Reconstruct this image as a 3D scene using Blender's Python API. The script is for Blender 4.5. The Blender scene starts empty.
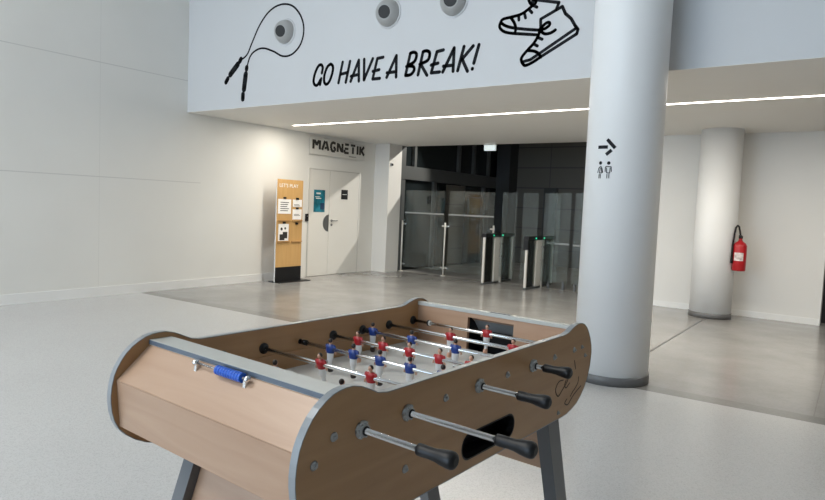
import bpy, bmesh, math, random
from math import sin, cos, pi, sqrt, atan2
from mathutils import Vector, Matrix
random.seed(7)
sc = bpy.context.scene
C = sc.collection
DATA = {'lettering': [[(2.762, 2.945), (2.765, 2.957), (2.77, 2.975), (2.774, 2.994), (2.774, 3.01), (2.77, 3.022), (2.763, 3.034), (2.754, 3.042), (2.744, 3.047), (2.733, 3.048), (2.721, 3.046), (2.708, 3.041), (2.696, 3.031), (2.683, 3.016), (2.67, 2.996), (2.657, 2.974), (2.647, 2.952), (2.638, 2.929), (2.631, 2.905), (2.627, 2.882), (2.625, 2.863), (2.627, 2.847), (2.632, 2.834), (2.639, 2.823), (2.647, 2.815), (2.657, 2.808), (2.668, 2.804), (2.68, 2.802), (2.692, 2.806), (2.706, 2.818), (2.72, 2.836), (2.733, 2.855), (2.742, 2.867)], [(2.755, 2.88), (2.739, 2.808)], [(2.906, 3.041), (2.896, 3.037), (2.881, 3.031), (2.865, 3.023), (2.851, 3.01), (2.838, 2.991), (2.826, 2.967), (2.815, 2.941), (2.807, 2.917), (2.803, 2.895), (2.802, 2.872), (2.803, 2.851), (2.807, 2.834), (2.814, 2.822), (2.824, 2.812), (2.835, 2.805), (2.847, 2.804), (2.859, 2.807), (2.872, 2.814), (2.884, 2.826), (2.897, 2.841), (2.909, 2.862), (2.921, 2.889), (2.932, 2.916), (2.939, 2.94), (2.944, 2.96), (2.945, 2.978), (2.945, 2.994), (2.942, 3.008), (2.935, 3.02), (2.924, 3.029), (2.914, 3.036), (2.906, 3.041)], [(3.098, 3.045), (3.042, 2.805)], [(3.214, 3.043), (3.158, 2.803)], [(3.075, 2.904), (3.184, 2.916)], [(3.234, 2.807), (3.349, 3.043), (3.361, 2.8)], [(3.236, 2.867), (3.352, 2.877)], [(3.431, 3.044), (3.439, 2.807), (3.56, 3.039)], [(3.711, 3.039), (3.628, 3.034), (3.568, 2.807), (3.673, 2.807)], [(3.567, 2.895), (3.66, 2.905)], [(3.772, 2.809), (3.899, 3.038), (3.906, 2.802)], [(3.773, 2.86), (3.903, 2.861)], [(4.089, 3.036), (4.036, 2.811)], [(4.088, 3.042), (4.097, 3.044), (4.111, 3.048), (4.125, 3.05), (4.138, 3.049), (4.149, 3.046), (4.161, 3.04), (4.17, 3.032), (4.174, 3.021), (4.175, 3.005), (4.171, 2.986), (4.164, 2.966), (4.151, 2.949), (4.127, 2.935), (4.096, 2.922), (4.065, 2.911), (4.044, 2.904)], [(4.059, 2.908), (4.075, 2.907), (4.098, 2.904), (4.121, 2.901), (4.138, 2.895), (4.146, 2.886), (4.151, 2.874), (4.151, 2.862), (4.148, 2.851), (4.141, 2.84), (4.131, 2.828), (4.117, 2.818), (4.103, 2.811), (4.087, 2.808), (4.067, 2.807), (4.049, 2.808), (4.036, 2.808)], [(4.26, 3.042), (4.205, 2.799)], [(4.26, 3.042), (4.27, 3.044), (4.284, 3.046), (4.3, 3.047), (4.313, 3.045), (4.324, 3.041), (4.335, 3.035), (4.344, 3.026), (4.349, 3.015), (4.349, 2.999), (4.346, 2.98), (4.338, 2.96), (4.326, 2.944), (4.303, 2.933), (4.272, 2.924), (4.242, 2.917), (4.222, 2.912)], [(4.237, 2.91), (4.324, 2.786)], [(4.522, 3.032), (4.44, 3.023), (4.378, 2.806), (4.485, 2.806)], [(4.373, 2.889), (4.461, 2.901)], [(4.525, 2.802), (4.655, 3.039), (4.654, 2.799)], [(4.529, 2.862), (4.651, 2.862)], [(4.774, 3.04), (4.71, 2.8)], [(4.884, 3.034), (4.753, 2.908)], [(4.755, 2.919), (4.829, 2.784)], [(4.951, 3.038), (4.9, 2.859)], [(4.887, 2.805), (4.886, 2.801)]], 'shoes': [[(5.554, 3.39), (5.79, 3.33), (5.765, 3.265)], [(5.523, 3.341), (5.51, 3.333), (5.492, 3.321), (5.472, 3.309), (5.454, 3.299), (5.44, 3.291), (5.427, 3.285), (5.412, 3.279), (5.395, 3.275), (5.372, 3.271), (5.347, 3.268), (5.32, 3.266), (5.295, 3.264), (5.271, 3.262), (5.247, 3.261), (5.225, 3.259), (5.209, 3.255), (5.197, 3.249), (5.191, 3.241), (5.187, 3.232), (5.183, 3.223), (5.179, 3.214), (5.176, 3.203), (5.176, 3.192), (5.178, 3.182), (5.183, 3.172), (5.192, 3.161), (5.203, 3.151), (5.215, 3.142), (5.227, 3.135), (5.241, 3.128), (5.256, 3.122), (5.272, 3.117), (5.286, 3.113), (5.3, 3.11), (5.319, 3.106), (5.351, 3.1), (5.406, 3.09), (5.476, 3.078), (5.543, 3.066), (5.589, 3.058)], [(5.19, 3.225), (5.198, 3.218), (5.21, 3.209), (5.225, 3.198), (5.244, 3.187), (5.265, 3.178), (5.288, 3.169), (5.317, 3.16), (5.356, 3.149), (5.414, 3.137), (5.487, 3.122), (5.555, 3.109), (5.601, 3.101)], [(5.295, 3.261), (5.303, 3.25), (5.315, 3.235), (5.327, 3.219), (5.337, 3.203), (5.344, 3.188), (5.35, 3.173), (5.354, 3.158), (5.356, 3.145), (5.356, 3.133), (5.353, 3.121), (5.35, 3.112), (5.348, 3.105)], [(5.479, 3.401), (5.481, 3.395), (5.485, 3.387), (5.49, 3.377), (5.496, 3.369), (5.502, 3.361), (5.511, 3.352), (5.519, 3.345), (5.527, 3.343), (5.535, 3.346), (5.544, 3.353), (5.551, 3.362), (5.555, 3.369), (5.555, 3.376), (5.551, 3.382), (5.547, 3.388), (5.544, 3.391)], [(5.519, 3.395), (5.526, 3.343)], [(5.527, 3.343), (5.569, 3.32)], [(5.484, 3.312), (5.519, 3.276)], [(5.44, 3.282), (5.455, 3.235)], [(5.38, 3.269), (5.385, 3.224)], [(5.619, 3.118), (5.614, 3.202), (5.825, 3.289), (5.86, 3.219), (5.919, 3.165), (5.958, 3.101), (5.991, 3.058), (5.981, 3.02), (5.635, 2.847)], [(5.635, 2.847), (5.623, 2.84), (5.606, 2.83), (5.586, 2.819), (5.566, 2.809), (5.546, 2.8), (5.523, 2.791), (5.502, 2.784), (5.485, 2.78), (5.473, 2.781), (5.466, 2.784), (5.46, 2.79), (5.454, 2.797), (5.446, 2.806), (5.439, 2.817), (5.434, 2.829), (5.431, 2.84), (5.432, 2.85), (5.435, 2.86), (5.441, 2.869), (5.449, 2.88), (5.459, 2.891), (5.471, 2.904), (5.485, 2.916), (5.499, 2.929), (5.513, 2.943), (5.528, 2.956), (5.543, 2.97), (5.556, 2.984), (5.568, 2.999), (5.579, 3.015), (5.588, 3.031), (5.597, 3.047), (5.604, 3.066), (5.609, 3.087), (5.613, 3.106), (5.616, 3.119)], [(5.445, 2.818), (5.528, 2.831), (5.607, 2.873), (5.973, 3.073)], [(5.5, 2.92), (5.511, 2.918), (5.527, 2.916), (5.545, 2.913), (5.56, 2.909), (5.573, 2.904), (5.585, 2.898), (5.597, 2.892), (5.607, 2.884), (5.616, 2.874), (5.624, 2.862), (5.631, 2.851), (5.636, 2.843)], [(5.619, 3.118), (5.627, 3.125), (5.639, 3.135), (5.652, 3.145), (5.664, 3.153), (5.674, 3.158), (5.684, 3.161), (5.693, 3.162), (5.7, 3.161), (5.705, 3.158), (5.709, 3.152), (5.71, 3.145), (5.708, 3.138), (5.703, 3.131), (5.695, 3.124), (5.684, 3.117), (5.674, 3.111), (5.662, 3.107), (5.648, 3.104), (5.635, 3.102), (5.626, 3.1)], [(5.621, 3.091), (5.628, 3.085), (5.638, 3.075), (5.65, 3.066), (5.662, 3.059), (5.676, 3.056), (5.691, 3.056), (5.706, 3.057), (5.72, 3.059), (5.735, 3.064), (5.749, 3.07), (5.761, 3.077), (5.769, 3.082)], [(5.598, 3.031), (5.64, 3.011)], [(5.556, 2.977), (5.595, 2.953)]], 'rope': [[(1.245, 3.256), (1.259, 3.261), (1.277, 3.267), (1.299, 3.275), (1.322, 3.285), (1.344, 3.298), (1.364, 3.314), (1.382, 3.333), (1.398, 3.356), (1.413, 3.382), (1.429, 3.41), (1.446, 3.439), (1.465, 3.468), (1.485, 3.5), (1.507, 3.534), (1.529, 3.569), (1.553, 3.605), (1.577, 3.639), (1.603, 3.67), (1.63, 3.699), (1.658, 3.727), (1.687, 3.754), (1.717, 3.779), (1.748, 3.801), (1.781, 3.82), (1.814, 3.836), (1.85, 3.85), (1.886, 3.861), (1.923, 3.869), (1.96, 3.874), (1.996, 3.876), (2.032, 3.876), (2.069, 3.872), (2.107, 3.865), (2.143, 3.856), (2.177, 3.844), (2.209, 3.829), (2.24, 3.811), (2.269, 3.79), (2.297, 3.765), (2.322, 3.739), (2.345, 3.713), (2.365, 3.686), (2.382, 3.658), (2.397, 3.63), (2.409, 3.6), (2.419, 3.57), (2.425, 3.54), (2.428, 3.511), (2.428, 3.481), (2.424, 3.45), (2.417, 3.42), (2.407, 3.39), (2.395, 3.362), (2.38, 3.337), (2.362, 3.314), (2.34, 3.292), (2.315, 3.272), (2.289, 3.255), (2.262, 3.24), (2.235, 3.228), (2.208, 3.22), (2.18, 3.215), (2.151, 3.212), (2.122, 3.212), (2.092, 3.215), (2.062, 3.22), (2.033, 3.228), (2.004, 3.24), (1.974, 3.255), (1.944, 3.271), (1.913, 3.287), (1.882, 3.3), (1.849, 3.312), (1.814, 3.325), (1.779, 3.338), (1.743, 3.349), (1.709, 3.357), (1.677, 3.362), (1.646, 3.364), (1.616, 3.363), (1.588, 3.36), (1.56, 3.354), (1.535, 3.347), (1.512, 3.339), (1.492, 3.331), (1.474, 3.321), (1.458, 3.31), (1.443, 3.297), (1.43, 3.283), (1.417, 3.267), (1.405, 3.246), (1.394, 3.222), (1.384, 3.195), (1.375, 3.17), (1.368, 3.148), (1.363, 3.133)]], 'rope_grip': [[(1.236, 3.265), (1.216, 3.237)], [(1.173, 3.199), (1.021, 3.079)], [(0.969, 3.026), (0.93, 2.981)], [(1.362, 3.142), (1.359, 3.12)], [(1.344, 3.051), (1.317, 2.858)], [(1.298, 2.789), (1.296, 2.727)]], 'arrow': [[(-1.9442, 1.912), (-1.7227, 1.911)], [(-1.6928, 1.964), (-1.5146, 1.908)], [(-1.6073, 1.88), (-1.7025, 1.857)]], 'toilet': [[(-1.8734, 1.758), (-1.9239, 1.742), (-1.9456, 1.71)], [(-1.8485, 1.758), (-1.8135, 1.738), (-1.7951, 1.71)], [(-1.8705, 1.746), (-1.8927, 1.708)], [(-1.8396, 1.746), (-1.8184, 1.707), (-1.8923, 1.706)], [(-1.8963, 1.697), (-1.9016, 1.666)], [(-1.8585, 1.696), (-1.8574, 1.666)], [(-1.7027, 1.757), (-1.7233, 1.749), (-1.722, 1.717)], [(-1.7027, 1.757), (-1.5678, 1.754), (-1.5549, 1.717)], [(-1.6862, 1.745), (-1.6807, 1.707), (-1.5969, 1.705), (-1.592, 1.745)], [(-1.6674, 1.696), (-1.6663, 1.666)], [(-1.6135, 1.696), (-1.6124, 1.666)]], 'toilet_head': [(-1.8739, 1.786), (-1.6376, 1.784)], 'logo': [[(1.0189, -0.0928), (1.0126, -0.092), (1.0035, -0.0908), (0.9937, -0.0902), (0.9855, -0.091), (0.9787, -0.094), (0.9724, -0.0984), (0.9673, -0.1034), (0.9639, -0.1083), (0.9624, -0.1132), (0.9626, -0.1184), (0.964, -0.1234), (0.9665, -0.128), (0.9702, -0.1326), (0.9752, -0.1371), (0.9809, -0.1406), (0.9868, -0.142), (0.9927, -0.1406), (0.999, -0.1371), (1.0056, -0.1325), (1.0125, -0.1281), (1.0203, -0.1238), (1.0288, -0.1191), (1.037, -0.1144), (1.0439, -0.11), (1.0492, -0.1058), (1.0535, -0.1017), (1.0567, -0.0982), (1.0591, -0.0957)], [(1.0421, -0.0973), (1.0399, -0.1002), (1.0367, -0.1042), (1.0338, -0.1087), (1.0329, -0.1127), (1.0343, -0.1166), (1.0372, -0.1206), (1.0412, -0.1239), (1.046, -0.1252), (1.0524, -0.1237), (1.0603, -0.1201), (1.0679, -0.1161), (1.0732, -0.1134)], [(1.1039, -0.0391), (1.1182, -0.0718)], [(1.1499, -0.1057), (1.1497, -0.1093), (1.1496, -0.1146), (1.1489, -0.1203), (1.1466, -0.1255), (1.1424, -0.1299), (1.1368, -0.1341), (1.1306, -0.1379), (1.1246, -0.1414), (1.1189, -0.1444), (1.113, -0.147), (1.1073, -0.1494), (1.1021, -0.1519), (1.0973, -0.1551), (1.0927, -0.1584), (1.0888, -0.1615), (1.0861, -0.1636)], [(1.0575, -0.1673), (1.0538, -0.1694), (1.0482, -0.1724), (1.0434, -0.1757), (1.0419, -0.1787), (1.0451, -0.182), (1.0514, -0.1856), (1.0591, -0.1883), (1.0663, -0.1893), (1.0729, -0.1875), (1.0797, -0.1839), (1.0867, -0.1794), (1.0936, -0.1753), (1.0999, -0.1718), (1.106, -0.1684), (1.1127, -0.1649), (1.1214, -0.1611), (1.1339, -0.1566), (1.1493, -0.1517), (1.1639, -0.1471), (1.1741, -0.1439)]]}

# ------------------------------------------------------------------ materials
def nmat(name):
    m = bpy.data.materials.new(name); m.use_nodes = True
    nt = m.node_tree; b = nt.nodes['Principled BSDF']
    return m, nt, b
def mat(name, col, rough=.5, metal=0., noise=0., scale=8., spec=.5, emit=None, estr=0., coat=0.):
    m, nt, b = nmat(name)
    b.inputs['Base Color'].default_value = (*col, 1)
    b.inputs['Roughness'].default_value = rough
    b.inputs['Metallic'].default_value = metal
    b.inputs['Specular IOR Level'].default_value = spec
    b.inputs['Coat Weight'].default_value = coat
    if emit:
        b.inputs['Emission Color'].default_value = (*emit, 1); b.inputs['Emission Strength'].default_value = estr
    if noise:
        tc = nt.nodes.new('ShaderNodeTexCoord'); n = nt.nodes.new('ShaderNodeTexNoise')
        n.inputs['Scale'].default_value = scale; n.inputs['Detail'].default_value = 5
        r = nt.nodes.new('ShaderNodeValToRGB')
        r.color_ramp.elements[0].position = .3; r.color_ramp.elements[1].position = .7
        r.color_ramp.elements[0].color = (*[c*(1-noise) for c in col], 1)
        r.color_ramp.elements[1].color = (*[min(1, c*(1+noise)) for c in col], 1)
        nt.links.new(tc.outputs['Object'], n.inputs['Vector']); nt.links.new(n.outputs['Fac'], r.inputs['Fac'])
        nt.links.new(r.outputs['Color'], b.inputs['Base Color'])
    return m
def wood(name, c1, c2, rough=.4, along=0, sc_=1., vein=.5):
    m, nt, b = nmat(name)
    tc = nt.nodes.new('ShaderNodeTexCoord'); mp = nt.nodes.new('ShaderNodeMapping')
    s = [26*sc_]*3; s[along] = 2.2*sc_
    mp.inputs['Scale'].default_value = s
    n = nt.nodes.new('ShaderNodeTexNoise'); n.inputs['Scale'].default_value = 1.; n.inputs['Detail'].default_value = 6; n.inputs['Distortion'].default_value = 1.2
    r = nt.nodes.new('ShaderNodeValToRGB')
    r.color_ramp.elements[0].position = .25; r.color_ramp.elements[1].position = .75
    r.color_ramp.elements[0].color = (*c1, 1); r.color_ramp.elements[1].color = (*c2, 1)
    nt.links.new(tc.outputs['Object'], mp.inputs['Vector']); nt.links.new(mp.outputs['Vector'], n.inputs['Vector'])
    nt.links.new(n.outputs['Fac'], r.inputs['Fac']); nt.links.new(r.outputs['Color'], b.inputs['Base Color'])
    b.inputs['Roughness'].default_value = rough
    return m
def lines_mat(name, base, line, axes, rough=.6, noise=.02, ymax=None):
    """plaster with panel joints: axes = [(axis, [positions])]"""
    m, nt, b = nmat(name)
    g = nt.nodes.new('ShaderNodeNewGeometry'); sx = nt.nodes.new('ShaderNodeSeparateXYZ')
    nt.links.new(g.outputs['Position'], sx.inputs[0])
    last = None
    for ax, ps, wdt in axes:
        for p in ps:
            a = nt.nodes.new('ShaderNodeMath'); a.operation = 'COMPARE'
            nt.links.new(sx.outputs[ax], a.inputs[0]); a.inputs[1].default_value = p; a.inputs[2].default_value = wdt
            if last is None: last = a
            else:
                q = nt.nodes.new('ShaderNodeMath'); q.operation = 'MAXIMUM'
                nt.links.new(last.outputs[0], q.inputs[0]); nt.links.new(a.outputs[0], q.inputs[1]); last = q
    if ymax is not None:
        lt_ = nt.nodes.new('ShaderNodeMath'); lt_.operation = 'LESS_THAN'; nt.links.new(sx.outputs[1], lt_.inputs[0]); lt_.inputs[1].default_value = ymax
        q = nt.nodes.new('ShaderNodeMath'); q.operation = 'MULTIPLY'; nt.links.new(last.outputs[0], q.inputs[0]); nt.links.new(lt_.outputs[0], q.inputs[1]); last = q
    n = nt.nodes.new('ShaderNodeTexNoise'); n.inputs['Scale'].default_value = 1.1; n.inputs['Detail'].default_value = 3
    nt.links.new(g.outputs['Position'], n.inputs['Vector'])
    r = nt.nodes.new('ShaderNodeValToRGB'); r.color_ramp.elements[0].position = .3; r.color_ramp.elements[1].position = .7
    r.color_ramp.elements[0].color = (*[c*(1-noise) for c in base], 1); r.color_ramp.elements[1].color = (*[c*(1+noise) for c in base], 1)
    nt.links.new(n.outputs['Fac'], r.inputs['Fac'])
    mx = nt.nodes.new('ShaderNodeMix'); mx.data_type = 'RGBA'
    nt.links.new(last.outputs[0], mx.inputs[0]); nt.links.new(r.outputs['Color'], mx.inputs[6]); mx.inputs[7].default_value = (*line, 1)
    nt.links.new(mx.outputs[2], b.inputs['Base Color'])
    b.inputs['Roughness'].default_value = rough
    return m

M = {}
M['wall'] = mat('white_plaster', (.74, .73, .70), .6, noise=.015, scale=1.5)
M['wall_left'] = lines_mat('white_wall_panels', (.74, .735, .70), (.60, .595, .57), [(2, [1.588, 3.07, 4.6], .006), (1, [-4.6, -2.4, -.2, 2.0, 4.3], .0015)], .6, ymax=5.85)
M['wall_grey'] = mat('grey_plaster', (.26, .25, .235), .6, noise=.015, scale=1.5)
M['fascia'] = mat('fascia_paint', (.63, .635, .64), .55, noise=.01, scale=1)
M['soffit'] = mat('soffit_paint', (.82, .80, .755), .65, noise=.01, scale=1)
M['column'] = mat('column_paint', (.86, .86, .85), .45, noise=.01, scale=2)
M['base_white'] = mat('white_skirting', (.78, .78, .76), .4)
M['skirt_dark'] = mat('grey_skirting', (.13, .13, .13), .4)
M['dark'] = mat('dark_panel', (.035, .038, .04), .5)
M['darkbeam'] = mat('dark_beam', (.085, .09, .09), .4)
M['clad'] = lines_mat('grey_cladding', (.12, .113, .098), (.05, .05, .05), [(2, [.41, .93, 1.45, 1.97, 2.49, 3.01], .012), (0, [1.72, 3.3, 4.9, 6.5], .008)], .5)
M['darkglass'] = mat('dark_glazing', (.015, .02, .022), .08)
M['steel'] = mat('brushed_steel', (.72, .70, .65), .4, .15)
M['chrome'] = mat('chrome', (.76, .76, .76), .2, 1.)
M['black'] = mat('black_plastic', (.008, .008, .009), .42, spec=.35)
M['blackm'] = mat('black_vinyl', (.010, .011, .014), .7, spec=.2)
M['letterg'] = mat('charcoal_lettering', (.03, .028, .025), .55)
M['red'] = mat('red_enamel', (.42, .010, .016), .3)
M['whitep'] = mat('white_paint', (.80, .80, .78), .4)
M['door'] = mat('door_paint', (.72, .71, .67), .4)
M['joint'] = mat('door_joint', (.30, .29, .27), .6)
M['signp'] = mat('grey_sign_panel', (.66, .65, .61), .5)
M['paper'] = mat('paper', (.85, .84, .82), .7)
M['oak'] = wood('oak_board', (.50, .29, .10), (.58, .355, .14), .5, 2, .5)
M['oakd'] = mat('oak_shelf', (.42, .24, .09), .5)
M['beech'] = wood('beech_laminate_shaded', (.36, .198, .088), (.43, .25, .118), .33, 0, .8)  # side laminate, colour darkened because these faces lie in shade
M['beechv'] = wood('beech_laminate_end_lit', (.41, .25, .16), (.48, .31, .205), .33, 1, .8)  # same laminate, painted paler and pinker for the better lit ends
M['edge'] = mat('grey_edge_band', (.25, .265, .275), .28)
M['strip'] = mat('grey_rail_laminate', (.50, .51, .48), .3, noise=.02, scale=30)
M['field'] = mat('white_playfield', (.70, .70, .67), .22, noise=.02, scale=5)
M['leg'] = mat('grey_leg_paint', (.105, .11, .115), .35)
M['zinc'] = mat('zinc', (.35, .36, .36), .35, .9)
M['kit_red'] = mat('kit_red', (.38, .010, .016), .35)
M['kit_blue'] = mat('kit_blue', (.010, .04, .22), .35)
M['kit_white'] = mat('kit_white', (.72, .74, .76), .35)
M['skin'] = mat('skin_paint', (.62, .36, .25), .4)
M['hair'] = mat('hair_paint', (.02, .012, .01), .4)
M['bead'] = mat('blue_bead', (.008, .10, .52), .3)
M['grey_ball'] = mat('grey_nozzle', (.40, .40, .39), .35)
M['throat'] = mat('nozzle_throat', (.02, .02, .02), .6)
M['logo'] = mat('dark_brown_print', (.045, .028, .02), .6)
M['teal'] = mat('teal_print', (.01, .17, .24), .5, noise=.5, scale=9)
M['teal_d'] = mat('navy_print', (.008, .04, .10), .5)
M['led'] = mat('led_diffuser', (1, 1, 1), .5, emit=(1., .93, .82), estr=9.)
M['emer'] = mat('emergency_diffuser', (.9, .95, .95), .5, emit=(.80, .95, .93), estr=.5)
M['green'] = mat('green_led', (.0, .5, .3), .4, emit=(.05, .9, .45), estr=1.0)
M['frost'] = mat('frosted_stripe', (.34, .35, .34), .6)
M['frame'] = mat('door_frame_paint', (.56, .55, .52), .5)
M['edge_d'] = mat('blue_grey_edge', (.10, .125, .16), .35)
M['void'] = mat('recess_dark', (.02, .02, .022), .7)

def glass_mat(name, tint, haze=.05, hazecol=(.35, .4, .38)):
    m = bpy.data.materials.new(name); m.use_nodes = True; nt = m.node_tree; nt.nodes.clear()
    o = nt.nodes.new('ShaderNodeOutputMaterial'); t = nt.nodes.new('ShaderNodeBsdfTransparent'); t.inputs[0].default_value = (*tint, 1)
    g = nt.nodes.new('ShaderNodeBsdfGlossy'); g.inputs['Roughness'].default_value = .03
    f = nt.nodes.new('ShaderNodeFresnel'); f.inputs['IOR'].default_value = 1.5
    d = nt.nodes.new('ShaderNodeBsdfDiffuse'); d.inputs[0].default_value = (*hazecol, 1)
    a = nt.nodes.new('ShaderNodeMixShader'); a.inputs[0].default_value = haze
    nt.links.new(t.outputs[0], a.inputs[1]); nt.links.new(d.outputs[0], a.inputs[2])
    b = nt.nodes.new('ShaderNodeMixShader')
    nt.links.new(f.outputs[0], b.inputs[0]); nt.links.new(a.outputs[0], b.inputs[1]); nt.links.new(g.outputs[0], b.inputs[2])
    nt.links.new(b.outputs[0], o.inputs[0]); return m
M['glass'] = glass_mat('clear_glass', (.93, .96, .95), .045)

def floor_mat(name, c, speck, rough, kind):
    m, nt, b = nmat(name)
    g = nt.nodes.new('ShaderNodeNewGeometry')
    n = nt.nodes.new('ShaderNodeTexNoise'); n.inputs['Scale'].default_value = 1.3 if kind == 'concrete' else .8; n.inputs['Detail'].default_value = 6
    n.inputs['Roughness'].default_value = .62
    nt.links.new(g.outputs['Position'], n.inputs['Vector'])
    r = nt.nodes.new('ShaderNodeValToRGB'); r.color_ramp.elements[0].position = .35; r.color_ramp.elements[1].position = .68
    k = .14 if kind == 'concrete' else .02
    r.color_ramp.elements[0].color = (*[x*(1-k) for x in c], 1); r.color_ramp.elements[1].color = (*[x*(1+k) for x in c], 1)
    nt.links.new(n.outputs['Fac'], r.inputs['Fac'])
    v = nt.nodes.new('ShaderNodeTexVoronoi'); v.inputs['Scale'].default_value = 190 if kind != 'concrete' else 60
    nt.links.new(g.outputs['Position'], v.inputs['Vector'])
    mx = nt.nodes.new('ShaderNodeMix'); mx.data_type = 'RGBA'; mx.blend_type = 'MULTIPLY'; mx.inputs[0].default_value = speck
    nt.links.new(r.outputs['Color'], mx.inputs[6])
    sp = nt.nodes.new('ShaderNodeSeparateColor'); nt.links.new(v.outputs['Color'], sp.inputs[0])
    r2 = nt.nodes.new('ShaderNodeValToRGB'); r2.color_ramp.elements[0].position = .05; r2.color_ramp.elements[1].position = .5
    r2.color_ramp.elements[0].color = (.45, .45, .45, 1); r2.color_ramp.elements[1].color = (1.05, 1.05, 1.05, 1)
    nt.links.new(sp.outputs[0], r2.inputs['Fac']); nt.links.new(r2.outputs['Color'], mx.inputs[7])
    nt.links.new(mx.outputs[2], b.inputs['Base Color'])
    b.inputs['Roughness'].default_value = rough
    b.inputs['Specular IOR Level'].default_value = .5
    if kind == 'concrete':
        r3 = nt.nodes.new('ShaderNodeMapRange'); r3.inputs[3].default_value = rough*.7; r3.inputs[4].default_value = rough*1.35
        nt.links.new(n.outputs['Fac'], r3.inputs[0]); nt.links.new(r3.outputs[0], b.inputs['Roughness'])
    return m
M['terrazzo'] = floor_mat('light_terrazzo', (.53, .53, .525), .25, .24, 'terrazzo')
M['concrete'] = floor_mat('polished_concrete', (.30, .297, .287), .10, .2, 'concrete')
M['concrete_band'] = floor_mat('concrete_border', (.25, .247, .237), .12, .24, 'concrete')
M['concrete_in'] = floor_mat('inner_concrete', (.50, .49, .47), .1, .2, 'concrete')

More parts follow.
